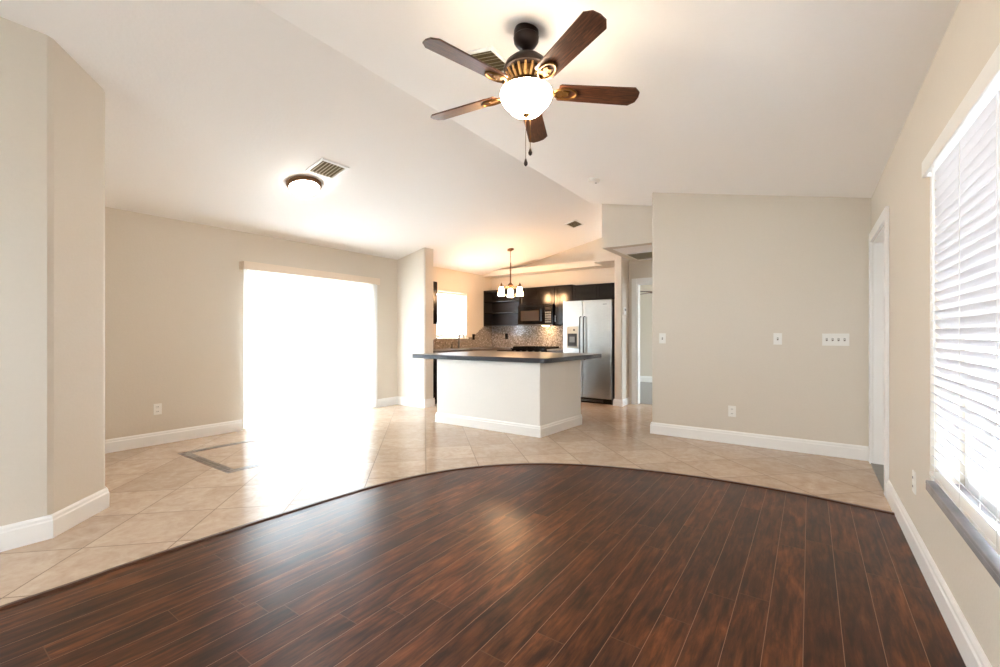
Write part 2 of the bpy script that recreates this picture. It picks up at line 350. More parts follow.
struct(MB().box(-4.6, -4.4, YB + .15, 11.1, 0, 2.6).box(-4.6, -2.54, YB + .15, YB + .2, 0, 2.6).build('wall_bedroom', M_WALL))
# vault: two slopes; past the header the left slope runs on up over the kitchen
def slab(b, P, zf, th=.12): b.prism(P, zf, lambda x, y: zf(x, y) + th)
cb = MB()
slab(cb, [(XG, YF - .2), (XR + .2, YF - .2), (XR + .2, YH + .1), (XG, YH)], zr)
slab(cb, [(-6.0, YF - .2), (XG, YF - .2), (XG, YH), (-2.2, YH), (-2.2, YB + .2), (-6.0, YB + .2)], zl)
struct(cb.build('ceiling', M_CEIL))
struct(MB().prism([(-2.37, YH + .15), (XR, YH + .15), (XR, 7.45), (-2.37, 7.45)], 2.4401, 2.5).build('ceiling', M_CEIL))
struct(MB().box(-4.6, XR, 7.57, 11.2, 2.44, 2.52).build('ceiling', M_CEIL))
# plant shelf over the cabinets
struct(MB().prism([(XL, 7.5), (-3.05, 7.5), (-3.05, 7.12), (-2.6, 7.12), (-2.6, YB), (XL, YB)], 2.43, 2.545).build('trim_3', M_WALL))

# baseboards: profile swept along wall lines; n = direction into the room
def base(name, pts, closed=False, h=.135, th=.018):
    b = MB(); prof = [(0, 0), (th, 0), (th, h * .74), (th * .75, h * .80), (th * .7, h * .90), (th * .35, h), (0, h)]; n = len(pts); L = []
    P = [Vector(p) for p in pts]
    for i in range(n):
        ds = []
        if i > 0 or closed: ds.append((P[i] - P[i - 1]).normalized())
        if i < n - 1 or closed: ds.append((P[(i + 1) % n] - P[i]).normalized())
        ns = [Vector((d.y, -d.x)) for d in ds]; m = sum(ns, Vector((0, 0))).normalized(); k = 1 / max(.3, m.dot(ns[0])); L.append((P[i], m * k))
    R = [[b.bm.verts.new((p.x + m.x * q, p.y + m.y * q, z)) for q, z in prof] for p, m in L]
    K = len(prof)
    for i in range(n if closed else n - 1):
        for k in range(K): b.bm.faces.new((R[i][k], R[i][(k + 1) % K], R[(i + 1) % n][(k + 1) % K], R[(i + 1) % n][k]))
    if not closed: b.bm.faces.new(R[0]); b.bm.faces.new(R[-1][::-1])
    return b.build(name, M_TRIM)
# each runs with the room on its right-hand side
struct(base('baseboard_right', [(XR, 4.21), (XR, YF)]))
struct(base('baseboard_left', [(XL, .9), (XL, 2.60)]))
struct(base('baseboard_left', [(XL, 4.65), (XL, YS), (-5.10, YS), (-5.10, 5.33)]))
struct(base('baseboard_entry', [(-3.61, YF), (-3.61, .58), (-3.94, .90), (XL, .90)]))
struct(base('baseboard_center', [(-1.548, 5.51), (-1.548, YP), (XR, YP)]))
struct(base('baseboard_pillar', [(-2.67, 7.3), (-2.67, 7.10), (-2.54, 7.10), (-2.54, 7.45)], h=.11))
struct(base('baseboard_bedroom', [(-4.4, 11.1), (XR, 11.1)], h=.15))

# ------------------------------------------------------------------ door casings
def casing_y(name, y, x0, x1, zt, w_=.09, th=.02, into=-1):   # door frame on a wall facing -y
    b = MB(); ya, yb = sorted((y, y + into * th))
    b.box(x0 - w_, x0, ya, yb, 0, zt + w_).box(x1, x1 + w_, ya, yb, 0, zt + w_).box(x0, x1, ya, yb, zt, zt + w_)
    b.box(x0, x0 + .015, y, y + .12, 0, zt).box(x1 - .015, x1, y, y + .12, 0, zt).box(x0 + .015, x1 - .015, y, y + .12, zt - .015, zt)
    return struct(b.build(name, M_TRIM, bevel=.004))
casing_y('trim_4', 7.45, -2.40, -1.58, 2.05)
b = MB(); ya, yb, zt = DR[0], DR[1], DR[3]
b.box(XR - .022, XR, ya - .085, ya, 0, zt + .085).box(XR - .022, XR, yb, yb + .085, 0, zt + .085).box(XR - .022, XR, ya, yb, zt, zt + .085)
b.box(XR, XR + .12, ya, ya + .018, 0, zt).box(XR, XR + .12, yb - .018, yb, 0, zt).box(XR, XR + .12, ya + .018, yb - .018, zt - .018, zt)
b.box(XR + .07, XR + .085, yb - .032, yb - .018, 0, zt - .018)
struct(b.build('trim_5', M_TRIM, bevel=.004))
struct(MB().box(XR - .015, XR + .13, ya, yb, 0, .012).build('trim_6', M_THRESH, bevel=.004))
d1 = sempty('door_1', (XR + .1, (ya + yb) / 2, 0)); hw = (yb - ya) / 2 - .02
b = MB().box(-.012, .025, -hw, hw, .015, zt - .02)
b.build('door_panel', M_TRIM, d1, bevel=.003)
b = MB()
for (p, q, r, s_) in ((-hw + .12, -.05, .25, .85), (.05, hw - .12, .25, .85), (-hw + .12, -.05, 1.05, 1.75), (.05, hw - .12, 1.05, 1.75)):
    b.box(-.018, -.012, p, q, r, s_)
b.build('raised_panel', M_TRIM, d1, bevel=.004)
MB().lathe([(.028, .0), (.03, -.02), (.012, -.03), (.012, -.05), (.03, -.06), (.03, -.08), (.015, -.09)], 20).xf(Matrix.Translation((-.012, -hw + .07, .95)) @ Matrix.Rotation(PI / 2, 4, 'Y')).build('door_knob', M_CHROME, d1, smooth=True)
for z in (.25, 1.05, 1.78):
    MB().tube([(-.02, hw + .0, z - .045), (-.02, hw + .0, z + .045)], .007).box(-.02, -.014, hw - .03, hw, z - .045, z + .045).build('hinge', M_GREYMET, d1)

# ------------------------------------------------------------------ windows
def window_x(name, x, y0, y1, z0, z1, rail, facing):   # sash window in a wall along y, glass at x
    e = sempty(name, (x, (y0 + y1) / 2, z0)); W = (y1 - y0) / 2; H = z1 - z0; f = .05
    b = MB().box(-.035, .035, -W, -W + f, 0, H).box(-.035, .035, W - f, W, 0, H).box(-.035, .035, -W + f, W - f, 0, f).box(-.035, .035, -W + f, W - f, H - f, H)
    b.box(-.03, .03, -W + f, W - f, rail - .025, rail + .025)
    b.build('frame', M_TRIM, e, bevel=.004)
    MB().box(-.003, .003, -W + f, W - f, f, rail - .025).box(-.003, .003, -W + f, W - f, rail + .025, H - f).build('pane', M_GLASS, e)
    return e
w1 = window_x('window_1', XR + .15, WR[0], WR[1], WR[2], WR[3], .77, -1)
MB().box(-.05, .05, -.02, .02, 0, 1.5).build('mullion', M_TRIM, w1, bevel=.004)
MB().box(-.168, -.04, -.937, .937, -.0, .018).build('sill', M_MARBLE, w1, bevel=.004)
MB().box(-.166, -.1505, -.945, .945, -.03, -.0005).build('sill_edge', M_MARBLE, w1, bevel=.003)
w2 = window_x('window_2', XL - .13, WK[0], WK[1], WK[2], WK[3], .44, 1)
MB().box(.05, .16, -.47, .47, -.02, 0.004).build('sill', M_TRIM, w2, bevel=.004)
w3 = sempty('added_window_3', (-1.6, YF - .1, .9))  # out of view; added so daylight enters from behind the camera
MB().box(-.7, -.64, -.04, .04, 0, 1.2).box(.64, .7, -.04, .04, 0, 1.2).box(-.64, .64, -.04, .04, 0, .06).box(-.64, .64, -.04, .04, 1.14, 1.2).box(-.03, .03, -.04, .04, .06, 1.14).build('frame', M_TRIM, w3)
MB().box(-.64, -.03, -.003, .003, .06, 1.14).box(.03, .64, -.003, .003, .06, 1.14).build('pane', M_GLASS, w3)
w4 = window_x('added_window_4', XR + .12, 9.7, 10.95, .3, 2.2, .95, -1)  # unseen bedroom window, added to brighten the room past the hallway door
# sliding glass door
d2 = sempty('door_2', (XL - .12, (WL[0] + WL[1]) / 2, 0)); W = (WL[1] - WL[0]) / 2
MB().box(-.06, .06, -W, -W + .05, 0, 2.02).box(-.06, .06, W - .05, W, 0, 2.02).box(-.06, .06, -W + .05, W - .05, 1.97, 2.02).box(-.06, .06, -W + .05, W - .05, 0, .03).build('frame', M_TRIM, d2)
for s_, xo in ((-1, -.025), (1, .025)):
    a0, a1 = (-W + .05, .03) if s_ < 0 else (-.03, W - .05)
    p = MB().box(xo - .018, xo + .018, a0, a0 + .06, .03, 1.97).box(xo - .018, xo + .018, a1 - .06, a1, .03, 1.97).box(xo - .018, xo + .018, a0 + .06, a1 - .06, .03, .12).box(xo - .018, xo + .018, a0 + .06, a1 - .06, 1.90, 1.97).build('sliding_panel', M_TRIM, d2)
    MB().box(xo - .004, xo + .004, a0 + .06, a1 - .06, .12, 1.90).build('pane', M_GLASS, p)

# ------------------------------------------------------------------ blinds
vb = thing('vertical_blind', 'white vertical blind glowing in front of the sliding glass door', 'blind', (XL, 3.61, 0))
MB().box(.0, .12, -1.04, -1.025, 1.985, 2.085).box(.0, .12, 1.02, 1.035, 1.985, 2.085).box(.108, .12, -1.025, 1.02, 1.985, 2.085).box(.0, .108, -1.025, 1.02, 2.07, 2.085).build('valance', mat('cream_valance', (236, 222, 205), .5, var=.02), vb, bevel=.002)
MB().box(.015, .055, -1.02, 1.015, 2.036, 2.065).build('headrail', M_WHITE, vb)
b = MB(); nv = 25
for i in range(nv):
    yc = -.985 + i * (1.985 / (nv - 1)); r = math.radians(9)
    if i == 0: r = math.radians(84)
    P = []
    for k in range(5):
        s_ = (k / 4 - .5) * .089; bow = .004 * (1 - (k / 2 - 1) ** 2)
        P.append((.034 - math.sin(r) * s_ * -1 + bow * math.cos(r), yc + math.cos(r) * s_))
    va = [b.bm.verts.new((x, y, .02)) for x, y in P]; vt = [b.bm.verts.new((x, y, 2.035)) for x, y in P]
    for k in range(4): b.bm.faces.new((va[k], va[k + 1], vt[k + 1], vt[k]))
b.build('slats', M_VANE, vb, smooth=True)
MB().tube([(.062, -.955, .55), (.062, -.955, 2.03), (.04, -.955, 2.04)], .0022, 6).build('cord', M_WHITE, vb)

def hblind(name, label, loc, y0, y1, z0, z1, sgn, tilt=-30, group=None, valance=True, shift=0):
    """horizontal slat blind; sgn +1: room lies towards +x"""
    e = thing(name, label, 'blind', loc, group=group); b = MB(); p = .0425; n = int((z1 - .055 - z0 - .03) / p); p = (z1 - .055 - z0 - .03) / n
    T = math.radians(tilt)
    for i in range(n):
        z = z0 + .035 + i * p
        for k in range(4):
            pass
        c = []
        for k in range(5):
            q = (k / 4 - .5) * .05; bw = .0018 * (1 - (k / 2 - 1) ** 2)
            c.append((-sgn * (q * math.cos(T)), z + q * math.sin(T) + bw))
        va = [b.bm.verts.new((x, y0, zz)) for x, zz in c]; vt = [b.bm.verts.new((x, y1, zz)) for x, zz in c]
        va2 = [b.bm.verts.new((x, y0, zz - .0025)) for x, zz in c]; vt2 = [b.bm.verts.new((x, y1, zz - .0025)) for x, zz in c]
        for k in range(4):
            b.bm.faces.new((va[k], va[k + 1], vt[k + 1], vt[k])); b.bm.faces.new((va2[k], vt2[k], vt2[k + 1], va2[k + 1]))
        b.bm.faces.new((va[0], vt[0], vt2[0], va2[0])); b.bm.faces.new((va[4], va2[4], vt2[4], vt[4]))
    b.build('slats', M_SLAT, e)
    MB().box(-.025, .025, y0, y1, z0, z0 + .018, .003).build('bottom_rail', M_WHITE, e)
    MB().box(-.028, .028, y0, y1, z1 - .05, z1 - .005).build('headrail', M_WHITE, e)
    k = int((y1 - y0) / .45) + 1
    for i in range(k):
        yy = y0 + .12 + (y1 - y0 - .24) * i / max(1, k - 1)
        for xx in (-.027, .027): MB().tube([(xx, yy, z0 + .01), (xx, yy, z1 - .05)], .0012, 5).build('ladder_cord', M_WHITE, e)
    if valance:
        x0, x1 = sorted((sgn * .035, sgn * .05))
        MB().box(x0, x1, y0 - .012, y1 + .012, z1 - .07, z1 + .005, .004).box(*sorted((0, sgn * .035)), y1 + .002, y1 + .012, z1 - .07, z1 + .005).box(*sorted((0, sgn * .035)), y0 - .012, y0 - .002, z1 - .07, z1 + .005).build('valance', M_WHITE, e)
    return e
rb = hblind('window_blind', 'wide white slat blind over the large window in the right wall', (XR + .02, 1.9525, 0), -.935, .935, .515, 2.005, -1, -48)
MB().tube([(-.04, .74, 1.05), (-.045, .74, 1.92)], .004, 8).build('tilt_wand', M_WHITE, rb)
hblind('window_blind', 'white slat blind over the small kitchen sink window', (XL - .04, 6.525, 0), -.44, .44, 1.14, 2.02, 1, -46, valance=False)

# ------------------------------------------------------------------ outdoors seen through glass, plus an added sky-blocking overhang
struct(MB().box(-30, 30, -30, 40, -.25, -.12).build('exterior_ground', M_PAVE))
struct(MB().box(XR + .2, XR + 1.75, -3, 7.6, 2.22, 2.40).build('added_sky_blocker', M_OUTW))  # unseen overhang, added to hold sky light off the right window's slats
nh = thing('neighbor_house', 'white neighbouring house outside the right window, with blue-grey paned windows', 'house', (2.7, 4.5, -.12))
MB().box(0, 4, -8, 3.2, 0, 3.6).build('wall', M_OUTW, nh)
for k in range(6):
    y = -7.6 + k * 1.8
    f = MB().box(-.05, 0, y, y + .06, .25, 1.45).box(-.05, 0, y + 1.24, y + 1.3, .25, 1.45).box(-.05, 0, y + .06, y + 1.24, .25, .31).box(-.05, 0, y + .06, y + 1.24, 1.39, 1.45)
    for j in (1, 2, 3): f.box(-.04, 0, y + .06 + j * .295 - .012, y + .06 + j * .295 + .012, .31, 1.39)
    for j in (1, 2): f.box(-.036, -.001, y + .06, y + 1.24, .31 + j * .36 - .012, .31 + j * .36 + .012)
    o = f.build('window', M_TRIM, nh)
    MB().box(-.02, -.005, y + .06, y + 1.24, .31, 1.39).build('pane', M_OUTGLASS, o)

# ------------------------------------------------------------------ ceiling fan
FX, FY, FZ = -1.252, 2.02, 2.822
def make_fan(label, lit=True):
    fan = thing('ceiling_fan', label, 'ceiling fan', (FX, FY, FZ))
    # z measured down from the canopy top
    MB().lathe([(.060, .012), (.066, 0), (.068, -.02), (.066, -.032), (.069, -.036), (.066, -.06), (.054, -.078), (.036, -.094), (.016, -.102)], 36).build('canopy', M_BRONZE, fan, smooth=True)
    MB().lathe([(.013, -.10), (.013, -.15)], 16).build('downrod', M_BRONZE, fan, smooth=True)
    MB().lathe([(.018, -.132), (.05, -.139), (.085, -.155), (.11, -.178), (.122, -.205), (.122, -.218), (.108, -.224)], 44).build('motor_housing', M_BRONZE, fan, smooth=True)
    g = MB().lathe([(.084, -.222), (.086, -.230), (.078, -.250), (.062, -.272), (.05, -.278)], 40).build('vent_band', M_GOLD, fan, smooth=True)
    b = MB()
    for i in range(18):
        t_ = 2 * PI * i / 18; c, s_ = math.cos(t_), math.sin(t_)
        b.tube([(c * .106, s_ * .106, -.222), (c * .098, s_ * .098, -.245), (c * .074, s_ * .074, -.274)], .007, 6)
    b.build('ribs', M_BAND, g, smooth=True)
    MB().lathe([(.052, -.272), (.064, -.280), (.066, -.292), (.055, -.302), (.05, -.312)], 36).build('switch_housing', M_CHBRONZE, fan, smooth=True)
    angs = [-104, -29, 41, 114, -174]
    for a_ in angs:
        R = Matrix.Rotation(math.radians(a_), 4, 'Z')
        pitch = Matrix.Translation((0, 0, -.322)) @ Matrix.Rotation(math.radians(-13), 4, 'X')
        b = MB(); P = [(.175, -.048), (.185, -.055), (.590, -.064), (.622, -.036), (.628, 0), (.622, .036), (.590, .064), (.185, .055), (.175, .048)]
        b.prism(P, -.004, .004); b.xf(pitch)
        bl = b.build('blade', M_BLADE, fan, bevel=.0015); bl.rotation_euler = (0, 0, math.radians(a_))
        # scrolled bracket: arm from the motor and an open oval loop under the blade
        k = MB(); k.tube([(.06, 0, .04), (.09, 0, .03), (.125, 0, -.006), (.16, 0, -.010)], .012, 8, [1, .9, .9, 1.2])
        loop = [(.215 + .062 * math.cos(t_), .036 * math.sin(t_), -.009) for t_ in [2 * PI * j / 20 for j in range(21)]]
        k.tube(loop, .006, 8); k.prism([(.155, -.02), (.20, -.026), (.235, -.014), (.235, .014), (.20, .026), (.155, .02)], -.009, -.0045)
        for yy in (-.02, .02, 0): k.lathe([(.006, 0), (.006, -.004), (.002, -.006)], 10, (.20 + (0.03 if yy == 0 else 0), yy, -.008))
        k.xf(pitch); br = k.build('blade_bracket', M_GOLD, bl, smooth=True)
    if lit:
        MB().lathe([(.124, -.322), (.136, -.329), (.140, -.344), (.136, -.366), (.124, -.388), (.106, -.407), (.094, -.419), (.087, -.430), (.074, -.441), (.045, -.448), (.01, -.450)], 44).build('glass_bowl', M_BOWL, fan, smooth=True)
        MB().lathe([(.10, -.310), (.118, -.315), (.120, -.323), (.10, -.325)], 40).build('bowl_fitter', M_GOLD, fan, smooth=True)
        MB().lathe([(.010, -.445), (.020, -.450), (.019, -.456), (.008, -.462), (.006, -.470), (.002, -.474)], 20).build('finial', M_GOLD, fan, smooth=True)
        for dx, dy, ln in ((0.0, -.004, .695), (.016, .016, .635)):
            pc = MB().tube([(dx, dy, -.45), (dx, dy, -ln)], .0016, 6).build('pull_chain', M_GOLD, fan)
            MB().lathe([(.002, -ln + .006), (.006, -ln - .004), (.011, -ln - .02), (.009, -ln - .03), (.003, -ln - .036)], 16, (dx, dy, 0)).build('pull_knob', M_BRONZE, pc, smooth=True)
    return fan
fan = make_fan('five-blade walnut ceiling fan with a lit frosted glass bowl')
fan2 = make_fan('dark ceiling fan in the bedroom, its blade tip seen through the hallway doorway', False)
fan2.location = (-2.62, 9.6, 2.43); fan2.rotation_euler = (0, 0, math.radians(30))

# ------------------------------------------------------------------ lights on the ceiling
TL = math.atan(SL)
def slope_obj(o, left=True): o.rotation_euler = (0, -TL if left else TL, 0); return o
fl = thing('flush_light', 'lit frosted dome light with a bronze ring on the left ceiling slope', 'ceiling light', (-4.32, 2.57, zl(-4.32) - .003))
slope_obj(fl)
MB().lathe([(.165, .0), (.172, -.008), (.172, -.022), (.15, -.04), (.135, -.042)], 40).build('bronze_ring', M_CHBRONZE, fl, smooth=True)
MB().lathe([(.148, -.035), (.143, -.055), (.125, -.078), (.09, -.098), (.05, -.108), (.01, -.111)], 40).build('glass_dome', M_FLUSH, fl, smooth=True)
MB().lathe([(.006, -.108), (.011, -.114), (.010, -.122), (.003, -.128)], 14).build('finial', M_CHBRONZE, fl, smooth=True)

def vent(label, x, y, left, sx, sy, nb=7, rz=0, z=None, back=None):
    e = thing('ceiling_vent', label, 'vent', (x, y, (zl(x) if left else zr(x)) if z is None else z))
    if z is None: slope_obj(e, left)
    hx, hy, f = sx / 2, sy / 2, .028
    MB().box(-hx, hx, -hy, -hy + f, -.012, 0).box(-hx, hx, hy - f, hy, -.012, 0).box(-hx, -hx + f, -hy + f, hy - f, -.012, 0).box(hx - f, hx, -hy + f, hy - f, -.012, 0).build('frame', M_TRIM, e, bevel=.003)
    MB().box(-hx + f, hx - f, -hy + f, hy - f, -.003, -.001).build('backing', back or M_VENTD, e)
    b = MB()
    for i in range(nb):
        t_ = -hy + f + (i + .5) * (sy - 2 * f) / nb; hd = (sy - 2 * f) / nb * .34
        v = [b.bm.verts.new(c) for c in ((-hx + f, t_ - hd, -.018), (hx - f, t_ - hd, -.018), (hx - f, t_ + hd, -.005), (-hx + f, t_ + hd, -.005))]
        b.bm.faces.new(v)
    o = b.build('louvers', M_VENT, e); m = o.modifiers.new('thick', 'SOLIDIFY'); m.thickness = .0015
    return e
vent('square ceiling vent beside the lit dome light', -3.95, 2.60, True, .29, .31, 7)
vent('square ceiling vent partly hidden behind the fan blade', -1.68, 2.24, False, .30, .30, 7)
vent('small ceiling vent high above the kitchen, near the ridge', -3.17, 6.62, True, .22, .34, 5)
vent('grey return grille in the low hallway ceiling', -2.02, 6.98, True, .66, .60, 14, z=2.44, back=M_GRILLE)
sd = thing('smoke_detector', 'small round white smoke detector near the ceiling ridge', 'smoke detector', (-2.06, 4.83, zr(-2.06))); slope_obj(sd, False)
MB().lathe([(.068, 0), (.070, -.012), (.064, -.022), (.058, -.036), (.03, -.042), (.005, -.042)], 32).build('cover', M_WHITE, sd, smooth=True)
MB().lathe([(.012, -.041), (.012, -.044), (.004, -.045)], 16, (.03, 0, 0)).build('test_button', M_SLOT, sd)

# chandelier
CX, CY = -4.45, 6.64
CZ = zl(CX)
ch = thing('chandelier', 'bronze three-light chandelier with white glass shades hanging in the kitchen', 'chandelier', (CX, CY, CZ))
o = MB().lathe([(.062, .0), (.064, -.006), (.055, -.018), (.02, -.028), (.008, -.04)], 28).build('canopy', M_CHBRONZE, ch, smooth=True); o.rotation_euler = (0, -TL, 0)
b = MB()
for i in range(9):
    z = -.03 - i * .024; R = Matrix.Rotation(PI / 2 * (i % 2), 4, 'Z')
    pts = [R @ Vector((.007 * math.cos(t_), 0, z - .012 + .017 * math.sin(t_))) for t_ in [2 * PI * j / 10 for j in range(11)]]
    b.tube(pts, .0022, 5)
b.build('chain', M_CHBRONZE, ch, smooth=True)
MB().lathe([(.004, -.235), (.010, -.25), (.010, -.36), (.022, -.375), (.010, -.39), (.013, -.40), (.013, -.54), (.013, -.60), (.026, -.62), (.05, -.645), (.055, -.66), (.02, -.685), (.006, -.70)], 24).build('stem', M_CHBRONZE, ch, smooth=True)
for a_ in (124, 4, 244):
    t_ = math.radians(a_); c, s_ = math.cos(t_), math.sin(t_)
    pts = [(c * r, s_ * r, z) for r, z in ((.03, -.66), (.07, -.69), (.13, -.69), (.175, -.66), (.19, -.645))]
    am = MB().tube(pts, .008, 8).lathe([(.003, -.615), (.012, -.635), (.022, -.66), (.028, -.68), (.028, -.695)], 18, (c * .19, s_ * .19, 0)).build('arm', M_CHBRONZE, ch, smooth=True)
    MB().lathe([(.022, -.69), (.034, -.70), (.044, -.73), (.053, -.78), (.062, -.85), (.056, -.851)], 28, (c * .19, s_ * .19, 0)).build('glass_shade', M_SHADE, am, smooth=True)

# ------------------------------------------------------------------ switches and outlets
def plate(name, label, cat_, loc, facing, w_=.075, h=.118, kind='switch', n=1, m=M_WHITE, group=None):
    """facing '-y' or '-x' or '+x'"""
    rz = {'-y': 0, '+x': PI / 2, '-x': -PI / 2}[facing]
    e = thing(name, label, cat_, loc, rz, group)
    MB().box(-w_ / 2, w_ / 2, -.006, 0, -h / 2, h / 2, .002).build('plate', m, e)
    for i in range(n):
        x = (i - (n - 1) / 2) * .046
        if kind == 'switch':
            MB().box(x - .007, x + .007, -.0085, -.0055, -.014, .014).build('slot', M_SLOT if m is not M_WHITE else mat('grey_slot', (120, 112, 104), .5, var=.1), e)
            MB().box(x - .004, x + .004, -.018, -.006, .0, .010, .001).build('toggle', m, e)
        else:
            for z in (-.024, .024):
                MB().box(x - .016, x + .016, -.0085, -.0055, z - .014, z + .014, .002).build('socket', m, e)
                MB().box(x - .008, x - .005, -.0095, -.008, z - .005, z + .007).box(x + .005, x + .008, -.0095, -.008, z - .005, z + .007).build('slots', M_SLOT, e)
    return e
plate('light_switch', 'single white light switch near the left edge of the centre wall', 'light switch', (-1.425, YP, 1.14), '-y')
plate('light_switch', 'single white light switch on the centre wall, left of the four-gang plate', 'light switch', (-.27, YP, 1.14), '-y')
plate('light_switch', 'wide four-gang white switch plate on the centre wall beside the door', 'light switch', (.205, YP, 1.135), '-y', w_=.21, n=4)
plate('wall_outlet', 'white outlet low on the centre wall', 'outlet', (-.69, YP, .35), '-y', kind='outlet')
plate('wall_outlet', 'white outlet low on the right wall below the big window', 'outlet', (XR, 3.27, .375), '-x', kind='outlet')
plate('wall_outlet', 'white outlet low on the left wall beside the vertical blind', 'outlet', (XL, 1.74, .38), '+x', kind='outlet')
plate('light_switch', 'white light switch on the short wall between slider and kitchen', 'light switch', (-5.42, YS, 1.02), '-y')
plate('wall_outlet', 'white outlet low on the short wall between slider and kitchen', 'outlet', (-5.38, YS, .37), '-y', kind='outlet')
plate('wall_outlet', 'black outlet in the mosaic beside the sink window', 'outlet', (XL + .012, 7.17, 1.14), '+x', kind='outlet', m=M_BLACKAPP)
plate('wall_outlet', 'black outlet in the mosaic under the open shelves', 'outlet', (-5.34, YB - .012, 1.15), '-y', kind='outlet', m=M_BLACKAPP)
th_ = thing('thermostat', 'small white thermostat on the hallway side of the pillar wall', 'thermostat', (-2.54, 7.2, 1.58), PI / 2)
MB().box(-.045, .045, -.024, 0, -.06, .06, .006).build('body', M_WHITE, th_)
MB().box(-.028, .028, -.026, -.0235, .005, .04).build('screen', M_GREYMET, th_)

# ------------------------------------------------------------------ island
isl = thing('kitchen_island', 'white half-wall kitchen island with white baseboard', 'island', (-3.34, 4.4, 0))
MB().prism([(-.80, -.02), (.80, 0), (.865, .97), (-.80, .97)], 0, .856).build('body', mat('white_island_paint', (234, 234, 230), .5, bump=.06, var=.01), isl, bevel=.008)
o = base('baseboard', [(-4.14, 5.37), (-4.14, 4.38), (-2.54, 4.4), (-2.475, 5.37)], h=.13); o.parent = isl; o.location = (3.34, -4.4, 0)
MB().box(-.74, .45, .971, 1.50, .0, .855).build('cabinet', M_BLACKCAB, isl, bevel=.003)
for x in (-.7, -.13): MB().box(x, x + .5, 1.501, 1.52, .12, .84).build('cabinet_door', M_BLACKCAB, isl, bevel=.003)
def rounded(P, r, n=5):
    out = []; N = len(P)
    for i in range(N):
        p = Vector(P[i]); a_ = (Vector(P[i - 1]) - p).normalized(); c_ = (Vector(P[(i + 1) % N]) - p).normalized()
        for k in range(n + 1):
            t_ = k / n; q = (1 - t_) ** 2 * (p + a_ * r) + 2 * t_ * (1 - t_) * p + t_ * t_ * (p + c_ * r); out.append((q.x, q.y))
    return out
ct = thing('island_countertop', 'speckled granite countertop with a dark edge, overhanging the white island', 'countertop', (-3.4, 5.1, .859))
IP = [(-4.56, 4.30), (-2.45, 4.37), (-2.43, 6.0), (-4.54, 5.94)]
o = MB().prism(rounded(IP, .07), .859, .914).build('slab', M_GRAN, ct, bevel=.006); o.location = (3.4, -5.1, -.859)
def grow(P, d): 
    c = Vector((sum(p[0] for p in P) / 4, sum(p[1] for p in P) / 4)); return [(p[0] + d * (1 if p[0] > c.x else -1), p[1] + d * (1 if p[1] > c.y else -1)) for p in P]
R0, R1 = rounded(IP, .07), rounded(grow(IP, .007), .077); b = MB(); n = len(R0)
rings = [[b.bm.verts.new((x, y, z)) for x, y in R] for R, z in ((R0, .857), (R1, .859), (R1, .909), (R0, .913))]
for k in range(4):
    for q in range(n): b.bm.faces.new((rings[k][q], rings[k][(q + 1) % n], rings[(k + 1) % 4][(q + 1) % n], rings[(k + 1) % 4][q]))
o = b.build('edge_band', M_CEDGE, ct); o.location = (3.4, -5.1, -.859)

# ------------------------------------------------------------------ kitchen units
def knob_bar(parent, x, y, z, horiz=False, ln=.12, m=None):
    m = m or M_CHROME
    d = (ln / 2, 0, 0) if horiz else (0, 0, ln / 2)
    MB().tube([(x - d[0], y - .03, z - d[2]), (x + d[0], y - .03, z + d[2])], .005, 8).tube([(x - d[0] * .8, y, z - d[2] * .8), (x - d[0] * .8, y - .03, z - d[2] * .8)], .004, 6).tube([(x + d[0] * .8, y, z + d[2] * .8), (x + d[0] * .8, y - .03, z + d[2] * .8)], .004, 6).build('handle', m, parent, smooth=True)
def door_leaf(parent, x0, x1, y, z0, z1, handle=None, hz=None):
    """shaker leaf on a front facing -y"""
    b = MB().box(x0, x1, y - .012, y, z0, z1); f = .05
    b.box(x0, x0 + f, y - .02, y - .0121, z0, z1).box(x1 - f, x1, y - .02, y - .0121, z0, z1).box(x0 + f, x1 - f, y - .02, y - .0121, z0, z0 + f).box(x0 + f, x1 - f, y - .02, y - .0121, z1 - f, z1)
    o = b.build('door', M_BLACKCAB, parent, bevel=.002)
    if handle is not None: knob_bar(o, handle, y - .02, hz)
    return o
# open shelf unit, upper
UF = 7.53; UZ0, UZ1 = 1.375, 2.13
u = thing('open_shelf_cabinet', 'black open-shelf wall cabinet in the kitchen corner', 'cabinet', (-5.285, YB, UZ0)); D = YB - UF; H = UZ1 - UZ0
MB().box(-.46, -.44, -D, 0, 0, H).box(.44, .46, -D, 0, 0, H).box(-.44, .44, -D, 0, 0, .02).box(-.44, .44, -D, 0, H - .02, H).box(-.44, .44, -.012, 0, .02, H - .02).build('body', M_CABIN, u, bevel=.002)
for z in (.26, .50): MB().box(-.44, .44, -D + .01, -.012, z, z + .018).build('shelf', M_BLACKCAB, u, bevel=.002)
# cabinet over microwave
u = thing('wall_cabinet', 'black wall cabinet directly above the microwave', 'cabinet', (-4.42, YB, 1.775)); 
MB().box(-.398, .398, -D, 0, 0, .355).build('body', M_BLACKCAB, u, bevel=.002)
door_leaf(u, -.395, -.003, -D, .005, .35); door_leaf(u, .003, .395, -D, .005, .35)
